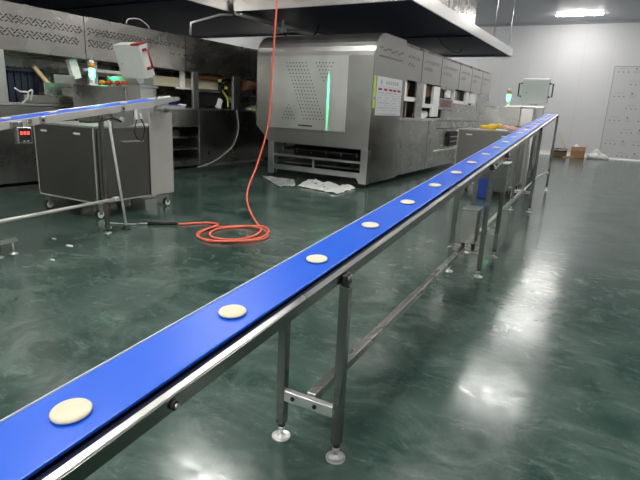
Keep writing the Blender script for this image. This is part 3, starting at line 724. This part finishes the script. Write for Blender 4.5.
# ---------------------------------------------------------------- short left conveyor
SA, SB = .947, .1335          # belt top height = SA + SB*y
def zs(y): return SA+SB*y
xr, xl = -5.05, -5.30
sc_ = empty('short_conveyor', (-5.2, 4, 0), 'short left conveyor with a narrow blue belt in a steel frame', 'conveyor')
def sl(mb): return mb.shear(lambda c_: Vector((c_.x, c_.y, c_.z+zs(c_.y))))
b = MB('belt'); b.box(xl+.012, xr-.012, 1.6, 5.02, -.012, .0, bev=.003); build('belt', sl(b), sc_)
b = MB('pale_rail'); b.box(xr-.01, xr+.006, 1.6, 5.1, -.085, -.006, bev=.003); build('side_rail', sl(b), sc_)
b = MB('rail_steel'); b.box(xl-.006, xl+.01, 1.6, 5.1, -.085, .004, bev=.003); build('side_rail', sl(b), sc_)
b = MB('steel_dark'); b.box(xl, xr, 1.6, 5.0, -.06, -.045); build('slider_bed', sl(b), sc_)
b = MB('steel_light', 'white_plastic'); b.prism([(4.85, -.07), (5.28, -.045), (5.30, -.02), (5.26, .004), (4.85, .01)], 0, xr, xr+.02)
b2 = MB('steel_light').prism([(4.85, -.07), (5.28, -.045), (5.30, -.02), (5.26, .004), (4.85, .01)], 0, xl-.02, xl); build('nose_plate', sl(b2), sc_)
b.box(xr+.0, xr+.03, 4.92, 5.12, .0, .028, 1, bev=.006)
build('nose_plate', sl(b), sc_)
b = MB('steel'); b.cyl((xl, 5.22, -.02), (xr, 5.22, -.02), .022); build('end_roller', sl(b), sc_)
b = MB('steel_dark', 'steel_light')
b.box(xr-.03, xr+.012, 4.20, 4.50, -.26, -.08, bev=.004).cyl((xr+.012, 4.32, -.17), (xr+.03, 4.32, -.17), .03, mi=1)
dbk = build('drive_bracket', sl(b), sc_)
b = MB('steel_light'); b.box(xr-.03, xr+.010, 4.52, 4.66, -.25, -.08, bev=.004); build('sensor_box', sl(b), sc_)
b = MB('white_plastic'); b.box(xr+.010, xr+.022, 4.535, 4.56, -.20, -.09, bev=.002); build('connector', sl(b), sc_)
b = MB('white_plastic'); b.box(xr+.010, xr+.022, 4.60, 4.63, -.20, -.14, bev=.002); build('connector', sl(b), sc_)
b = MB('black'); b.tube([(xr+.016, 4.547, -.20), (xr+.02, 4.50, -.32), (xr+.02, 4.53, -.42), (xr+.01, 4.62, -.47)], .007).tube([(xr+.016, 4.615, -.20), (xr+.02, 4.66, -.32), (xr+.01, 4.62, -.47)], .007); build('cable', sl(b), sc_)
for y, x in ((4.05, xr-.02), (4.22, xl+.02), (2.74, xr-.02), (2.74, xl+.02)):
    b = MB('leg_steel'); b.box(x-.022, x+.022, y-.022, y+.022, .06, zs(y)-.06, bev=.003); o = build('leg', b, sc_)
    b = MB('black', 'steel_light'); b.cyl((x, y, 0), (x, y, .06), .012, seg=8).lathe((x, y, 0), [(.05, 0), (.05, .008), (.02, .018)], mi=1); build('levelling_foot', b, o)
b = MB('steel_light', 'black'); b.box(xr-.055, xr+.0, 2.50, 2.95, .13, .165, bev=.003).box(xr-.054, xr-.001, 2.95, 2.956, .131, .164, 1)
b.cyl((xr-.027, 2.90, .01), (xr-.027, 2.90, .13), .010, seg=8).lathe((xr-.027, 2.90, 0), [(.045, 0), (.045, .012), (.02, .03)])
build('base_rail', b, sc_)
b = MB('pale_rail'); b.tube([(xr+.02, 2.5, .365), (xr+.02, 4.16, .41)], .020, straight=True); b.box(xr+.0, xr+.05, 4.12, 4.20, .385, .435, bev=.006); build('tie_bar', b, sc_)
b = MB('white_paint'); b.tube([(xr+.03, 4.10, 1.36), (xr+.03, 4.125, 1.30), (xr-.005, 4.32, .03)], .015, straight=True); o = build('diagonal_brace', b, sc_)
b = MB('black'); b.lathe((xr-.007, 4.325, 0), [(.055, 0), (.055, .012), (.03, .03), (.022, .05)], 16); build('brace_foot', b, o)
# counter readout hanging on the rail
b = MB('steel', 'black'); b.box(xr+.012, xr+.07, 3.01, 3.16, 1.12, 1.28, bev=.006).box(xr+.07, xr+.073, 3.025, 3.145, 1.135, 1.268, 1)
o = build('counter_box', b, sc_)
b = MB('red_led', 'cable_white')
def seg7(y, z, h=.026, w=.016):
    t_ = .005; X_ = xr+.0745
    for zz in (z, z+h/2, z+h): b.box(X_-.001, X_+.001, y, y+w, zz-t_/2, zz+t_/2)
    for yy in (y, y+w): b.box(X_-.001, X_+.001, yy-t_/2, yy+t_/2, z, z+h)
for k in range(3): seg7(3.04+k*.034, 1.21)
build('display', b, o)
b = MB('cable_white'); b.box(xr+.0735, xr+.0765, 3.06, 3.075, 1.14, 1.15).box(xr+.0735, xr+.0765, 3.10, 3.115, 1.14, 1.15); build('key', b, o)
b = MB('steel_dark'); b.box(xr, xr+.03, 2.98, 3.10, 1.27, 1.33, bev=.004).cyl((xr+.03, 3.16, 1.33), (xr+.05, 3.16, 1.33), .025); build('mount', b, o)
b = MB('black'); b.tube([(xr+.01, 3.75, 1.33), (xr+.03, 3.95, 1.33), (xr+.05, 4.15, 1.37), (xr+.05, 4.28, 1.33)], .012); build('cable', b, sc_)
# two smaller rail clamps
for y in (3.32, 4.35):
    b = MB('steel', 'black'); b.box(xr+.004, xr+.02, y-.03, y+.03, zs(y)-.08, zs(y)-.01, bev=.003).cyl((xr+.02, y, zs(y)-.045), (xr+.03, y, zs(y)-.045), .012, seg=8, mi=1); build('rail_clamp', b, sc_)
# transfer belt beyond
tb = empty('transfer_belt', (-5.5, 5.5, 0), 'stub of a second blue belt just past the short conveyor nose', 'conveyor')
b = MB('crate'); b.box(-5.62, -5.36, 5.25, 5.75, 1.50, 1.545, bev=.01); build('belt', b, tb)
b = MB('steel_light', 'white_plastic'); b.box(-5.36, -5.34, 5.2, 5.72, 1.49, 1.53).box(-5.42, -5.34, 5.66, 5.76, 1.53, 1.555, 1, bev=.006); build('side_rail', b, tb)
b = MB('steel_dark'); b.box(-5.60, -5.56, 5.56, 5.60, 1.44, 1.50).box(-5.60, -5.56, 5.56, 5.60, 1.426, 1.44); b.box(-5.72, -5.56, 5.56, 5.60, 1.425, 1.45); build('support', b, tb)
small = MB('dough'); small.lathe((0, 0, 0), [(.038, 0), (.0445, .003), (.0455, .007), (.043, .0105), (.036, .0125), (.004, .0135)], 24)
sb = build('dough_disc', small)
for i, (y, w) in enumerate(((3.02, 'nearest the left edge'), (3.52, 'second from the left'), (4.46, 'third from the left'), (4.90, 'fourth, near the nose'))):
    o = sb if i == 0 else sb.copy()
    if i: COL.objects.link(o)
    o.matrix_basis = Matrix.Translation((-5.15, y, zs(y)+.001)) @ Matrix.Rotation(math.atan(SB), 4, 'X')
    tag(o, 'cream dough disc on the short left conveyor, ' + w, 'dough', 'dough discs on the short conveyor')

# ---------------------------------------------------------------- hose, gun, wrappers
r_ = .0135
pts = [(-4.30, 6.6, CEIL-.005), (-4.32, 6.6, 4.4), (-4.364, 6.6, 3.07), (-4.412, 6.6, 2.25), (-4.447, 6.6, 1.53), (-4.478, 6.55, 1.155), (-4.532, 6.4, .70), (-4.497, 6.15, .42), (-4.384, 5.95, .236),
       (-4.11, 5.7, .09), (-3.76, 5.4, .024)]
lo = [(-3.489, 5.189), (-3.40, 4.93), (-3.533, 4.664), (-3.762, 4.484), (-4.05, 4.53), (-4.224, 4.73), (-4.237, 4.99), (-4.09, 5.223), (-3.856, 5.33), (-3.62, 5.22), (-3.55, 4.95), (-3.635, 4.72), (-3.871, 4.62),
      (-4.066, 4.75), (-4.14, 5.0), (-4.0, 5.27), (-3.72, 5.38), (-3.50, 5.22), (-3.46, 4.95), (-3.62, 4.62), (-3.85, 4.47), (-4.10, 4.58), (-4.22, 4.80), (-4.20, 5.05), (-4.33, 5.18), (-4.50, 5.17), (-4.64, 4.98), (-4.676, 4.925), (-4.72, 4.895)]
for i, (x, y) in enumerate(lo): pts.append((x, y, r_+.001+(.010 if i % 7 in (2, 3) else 0) + (.02 if i in (8, 9, 16, 17, 23) else 0)))
b = MB('hose'); b.tube(pts, r_, seg=10, res=8)
hs = tag(build('air_hose', b), 'orange red hose hanging from above and coiled on the green floor', 'hose')
gun = empty('spray_gun', (-4.9, 4.74, 0), 'black hose gun lying on the floor at the end of the orange hose', 'nozzle')
b = MB('black'); b.tube([(-4.76, 4.86, .022), (-4.86, 4.77, .024), (-5.02, 4.64, .024)], .023, straight=True).cyl((-4.76, 4.86, .022), (-4.735, 4.88, .022), .018); build('grip', b, gun)
b = MB('steel_light'); b.tube([(-5.02, 4.64, .022), (-5.14, 4.55, .018)], .010, straight=True); build('lance', b, gun)
b = MB('cable_white'); b.tube([(-5.14, 4.55, .012), (-5.2, 4.50, .011), (-5.36, 4.42, .011), (-5.50, 4.35, .011)], .008)
tag(build('thin_air_line', b), 'thin pale line on the floor between the hose gun and the cabinet', 'hose')

def sheet(name, corners, nx, ny, m, h, mi_fn=None, mats=(), seed=1, D_=ID):
    random.seed(seed)
    b = MB(m, *mats); A, B_, C_, E_ = [Vector(c) for c in corners]
    top = [[None]*(ny+1) for _ in range(nx+1)]; bot = [[None]*(ny+1) for _ in range(nx+1)]
    for i in range(nx+1):
        for j in range(ny+1):
            u, v = i/nx, j/ny
            p = (A*(1-u)+B_*u)*(1-v)+(E_*(1-u)+C_*u)*v
            jx, jy = random.uniform(-.02, .02), random.uniform(-.02, .02)
            z = abs(math.sin(u*9+seed)*math.cos(v*7+seed*2))*h*.6+random.random()*h*.5+.004
            if i in (0, nx) or j in (0, ny): z *= .3; z += .003
            top[i][j] = b.bm.verts.new((p.x+jx, p.y+jy, z)); bot[i][j] = b.bm.verts.new((p.x+jx, p.y+jy, .0012 if z < .01 else z-.003))
    for i in range(nx):
        for j in range(ny):
            f = b.bm.faces.new([top[i][j], top[i+1][j], top[i+1][j+1], top[i][j+1]]); f.smooth = True
            if mi_fn: f.material_index = mi_fn(i, j)
            f = b.bm.faces.new([bot[i][j+1], bot[i+1][j+1], bot[i+1][j], bot[i][j]]); f.smooth = True
    for i in range(nx):
        b.bm.faces.new([top[i][0], bot[i][0], bot[i+1][0], top[i+1][0]]); b.bm.faces.new([top[i+1][ny], bot[i+1][ny], bot[i][ny], top[i][ny]])
    for j in range(ny):
        b.bm.faces.new([top[0][j+1], bot[0][j+1], bot[0][j], top[0][j]]); b.bm.faces.new([top[nx][j], bot[nx][j], bot[nx][j+1], top[nx][j+1]])
    return build(name, b)
def prt(i, j):
    return 1 if (j == 6 and 5 <= i <= 13 and i % 3) or (j == 5 and 7 <= i <= 11 and i % 2) else (2 if j == 3 and 12 <= i <= 18 and i % 2 else 0)
o = sheet('plastic_sack', [(-5.30, 8.93, 0), (-4.22, 8.62, 0), (-4.26, 9.5, 0), (-5.60, 9.86, 0)], 24, 12, 'plastic_bag', .075, prt, ('blue_print', 'pale_print'), 3)
tag(o, 'flattened white plastic sack with faint blue print on the floor before the tunnel oven', 'sack')
o = sheet('plastic_film', [(-5.55, 8.62, 0), (-5.35, 8.92, 0), (-5.78, 9.6, 0), (-6.72, 9.64, 0)], 18, 14, 'clear_film', .05, seed=8)
tag(o, 'crumpled grey clear film left of the white sack on the floor', 'plastic film')
for i, (x, y, s_) in enumerate(((-4.92, 3.42, .035), (-4.6, 3.0, .02), (-5.3, 3.5, .022))):
    b = MB('plastic_bag'); b.lathe((x, y, .0005), [(s_, 0), (s_*.9, .006), (s_*.4, .010), (.002, .011)], 7, sx=1.6, sy=.8)
    tag(build('floor_scrap', b), ('larger white crumb of debris on the floor under the left tie bar', 'small pale crumb nearest the left conveyor foot', 'small pale crumb behind the larger crumb near the cabinet')[i], 'debris')
b = MB('black'); b.lathe((1.05, 6.35, 0), [(.022, 0), (.02, .008), (.005, .012)], 10); 

# items by the back wall
t = empty('cardboard_box', (-.66, 24.9, 0), 'open brown cardboard box against the back wall', 'box')
x0, x1, y0, y1, h = -.92, -.38, 24.62, 25.12, .46
b = MB('carton'); b.box(x0, x1, y0, y1, 0, .02)
for a in ((x0, x1, y0, y0+.015), (x0, x1, y1-.015, y1), (x0, x0+.015, y0, y1), (x1-.015, x1, y0, y1)): b.box(*a, 0, h)
build('carton', b, t)
b = MB('carton'); b.bar((x1-.01, (y0+y1)/2, h), (x1+.05, (y0+y1)/2, h+.13), .012, y1-y0, bev=0, up=(0, 1, 0)); build('flap', b, t)
b = MB('carton'); b.box(x0+.02, x1-.02, y0-.03, y0-.018, h-.16, h, rot=Matrix.Rotation(-.15, 3, 'X')); build('flap', b, t)
b = MB('plastic_bag'); b.lathe((-.75, 24.85, .0215), [(.10, 0), (.12, .2), (.13, .38), (.12, .48), (.05, .53), (.01, .54)], 10)
tag(build('white_bag', b), 'white bag poking out of the brown cardboard box', 'bag')
b = MB('carton', 'wood'); b.box(-1.20, -.72, 24.25, 24.6, .0, .02, rot=Matrix.Rotation(.0, 3, 'X')); b.bar((-1.08, 24.4, .03), (-.85, 24.5, .08), .25, .01)
tag(build('cardboard_sheet', b), 'flat piece of cardboard on the floor before the brown box', 'cardboard')
t = empty('storage_crate', (-1.4, 24.9, 0), 'low dark crate with a brown front by the back wall, left of the box', 'crate')
b = MB('brown', 'dark'); b.box(-1.72, -1.08, 24.6, 24.62, 0, .20, bev=0).box(-1.72, -1.08, 25.0, 25.02, 0, .34, 1).box(-1.72, -1.70, 24.62, 25.0, 0, .34, 1).box(-1.10, -1.08, 24.62, 25.0, 0, .34, 1).box(-1.72, -1.08, 24.6, 25.02, 0, .02, 1)
build('tray', b, t)
b = MB('steel_dark', 'black'); b.box(-1.72, -1.08, 24.59, 24.63, .27, .34).box(-1.66, -1.2, 24.7, 24.95, .02, .28, 1, bev=.04); build('contents', b, t)
b = MB('wood'); b.tube([(-1.15, 24.75, .36), (-1.53, 25.45, .98)], .02, straight=True); b.box(-1.22, -1.08, 24.66, 24.80, .346, .40, bev=.01)
tag(build('broom_handle', b), 'thin wooden stick leaning from the dark crate to the back wall', 'stick')
t = MB('plastic_bag'); random.seed(5)
for (x, y, s_, hh) in ((.06, 25.0, .22, .40), (-.02, 24.9, .24, .24), (.28, 25.0, .25, .22), (.42, 24.95, .15, .12)):
    t.lathe((x, y, 0), [(s_*.9, 0), (s_*1.05, hh*.3), (s_*.85, hh*.65), (s_*.4, hh*.92), (.01, hh)], 11, sx=1.1, sy=.8)
for v in t.bm.verts: v.co += Vector((random.uniform(-.02, .02), random.uniform(-.02, .02), random.uniform(0, .03) if v.co.z > .02 else 0))
tag(build('plastic_bags', t), 'heap of white crumpled plastic bagging against the back wall', 'bag')

# ---------------------------------------------------------------- green sensor lights
def spot(loc, target, cone, power, col=(.05, 1, .35), scale=(1, 1, 1), name='sensor_light'):
    l = bpy.data.lights.new(name, 'SPOT'); l.energy = power; l.color = col; l.spot_size = math.radians(cone); l.spot_blend = .6; l.shadow_soft_size = .002
    o = bpy.data.objects.new(name, l); COL.objects.link(o); o.location = loc
    d = Vector(target)-Vector(loc); o.rotation_euler = d.to_track_quat('-Z', 'Y').to_euler(); o.scale = scale
    return o
spot((-1.0, 6.64, 1.75), (-1.0, 6.64, 1.28), 32, 3)
spot((-5.16, 4.0, 1.95), (-5.16, 4.0, 1.48), 20, 1.2)
def dl(x, y, z): return tuple(D @ Vector((x, y, z)))
spot(dl(-1.1, -2.2, 3.4), dl(-1.0, 0, 1.72), 24, 1500, scale=(.05, 1, 1))
spot(dl(-.3, -2.4, 3.4), dl(-.3, 0, 2.0), 12, 90, scale=(1, .10, 1))
spot((-2.985, 2.31, 5.5), (-2.985, 2.31, 0), 1.0, 500)
spot((-.66, 5.52, 5.5), (-.66, 5.54, 0), 1.0, 600)

# ---------------------------------------------------------------- world, camera
w = bpy.data.worlds.new('world'); SC.world = w; w.use_nodes = True
w.node_tree.nodes['Background'].inputs['Color'].default_value = (.5, .55, .6, 1); w.node_tree.nodes['Background'].inputs['Strength'].default_value = .05
cam = bpy.data.cameras.new('camera'); co = bpy.data.objects.new('camera', cam); COL.objects.link(co)
p, r, yaw = .2569, .0473, -.4854
cy, sy = math.cos(yaw), math.sin(yaw)
f0 = Vector((sy, cy, 0)); r0 = Vector((cy, -sy, 0)); u0 = Vector((0, 0, 1))
f = math.cos(p)*f0-math.sin(p)*u0; u = math.sin(p)*f0+math.cos(p)*u0
rr = math.cos(r)*r0+math.sin(r)*u; uu = -math.sin(r)*r0+math.cos(r)*u
co.matrix_world = Matrix.Translation((0, 0, 1.6)) @ Matrix((rr, uu, -f)).transposed().to_4x4()
cam.sensor_width = 36; cam.lens = 503.63/640*36; cam.clip_start = .02
SC.camera = co
SC.view_settings.view_transform = 'Standard'; SC.view_settings.look = 'None'; SC.view_settings.gamma = 1
SC.view_settings.use_curve_mapping = False; SC.view_settings.exposure = .75
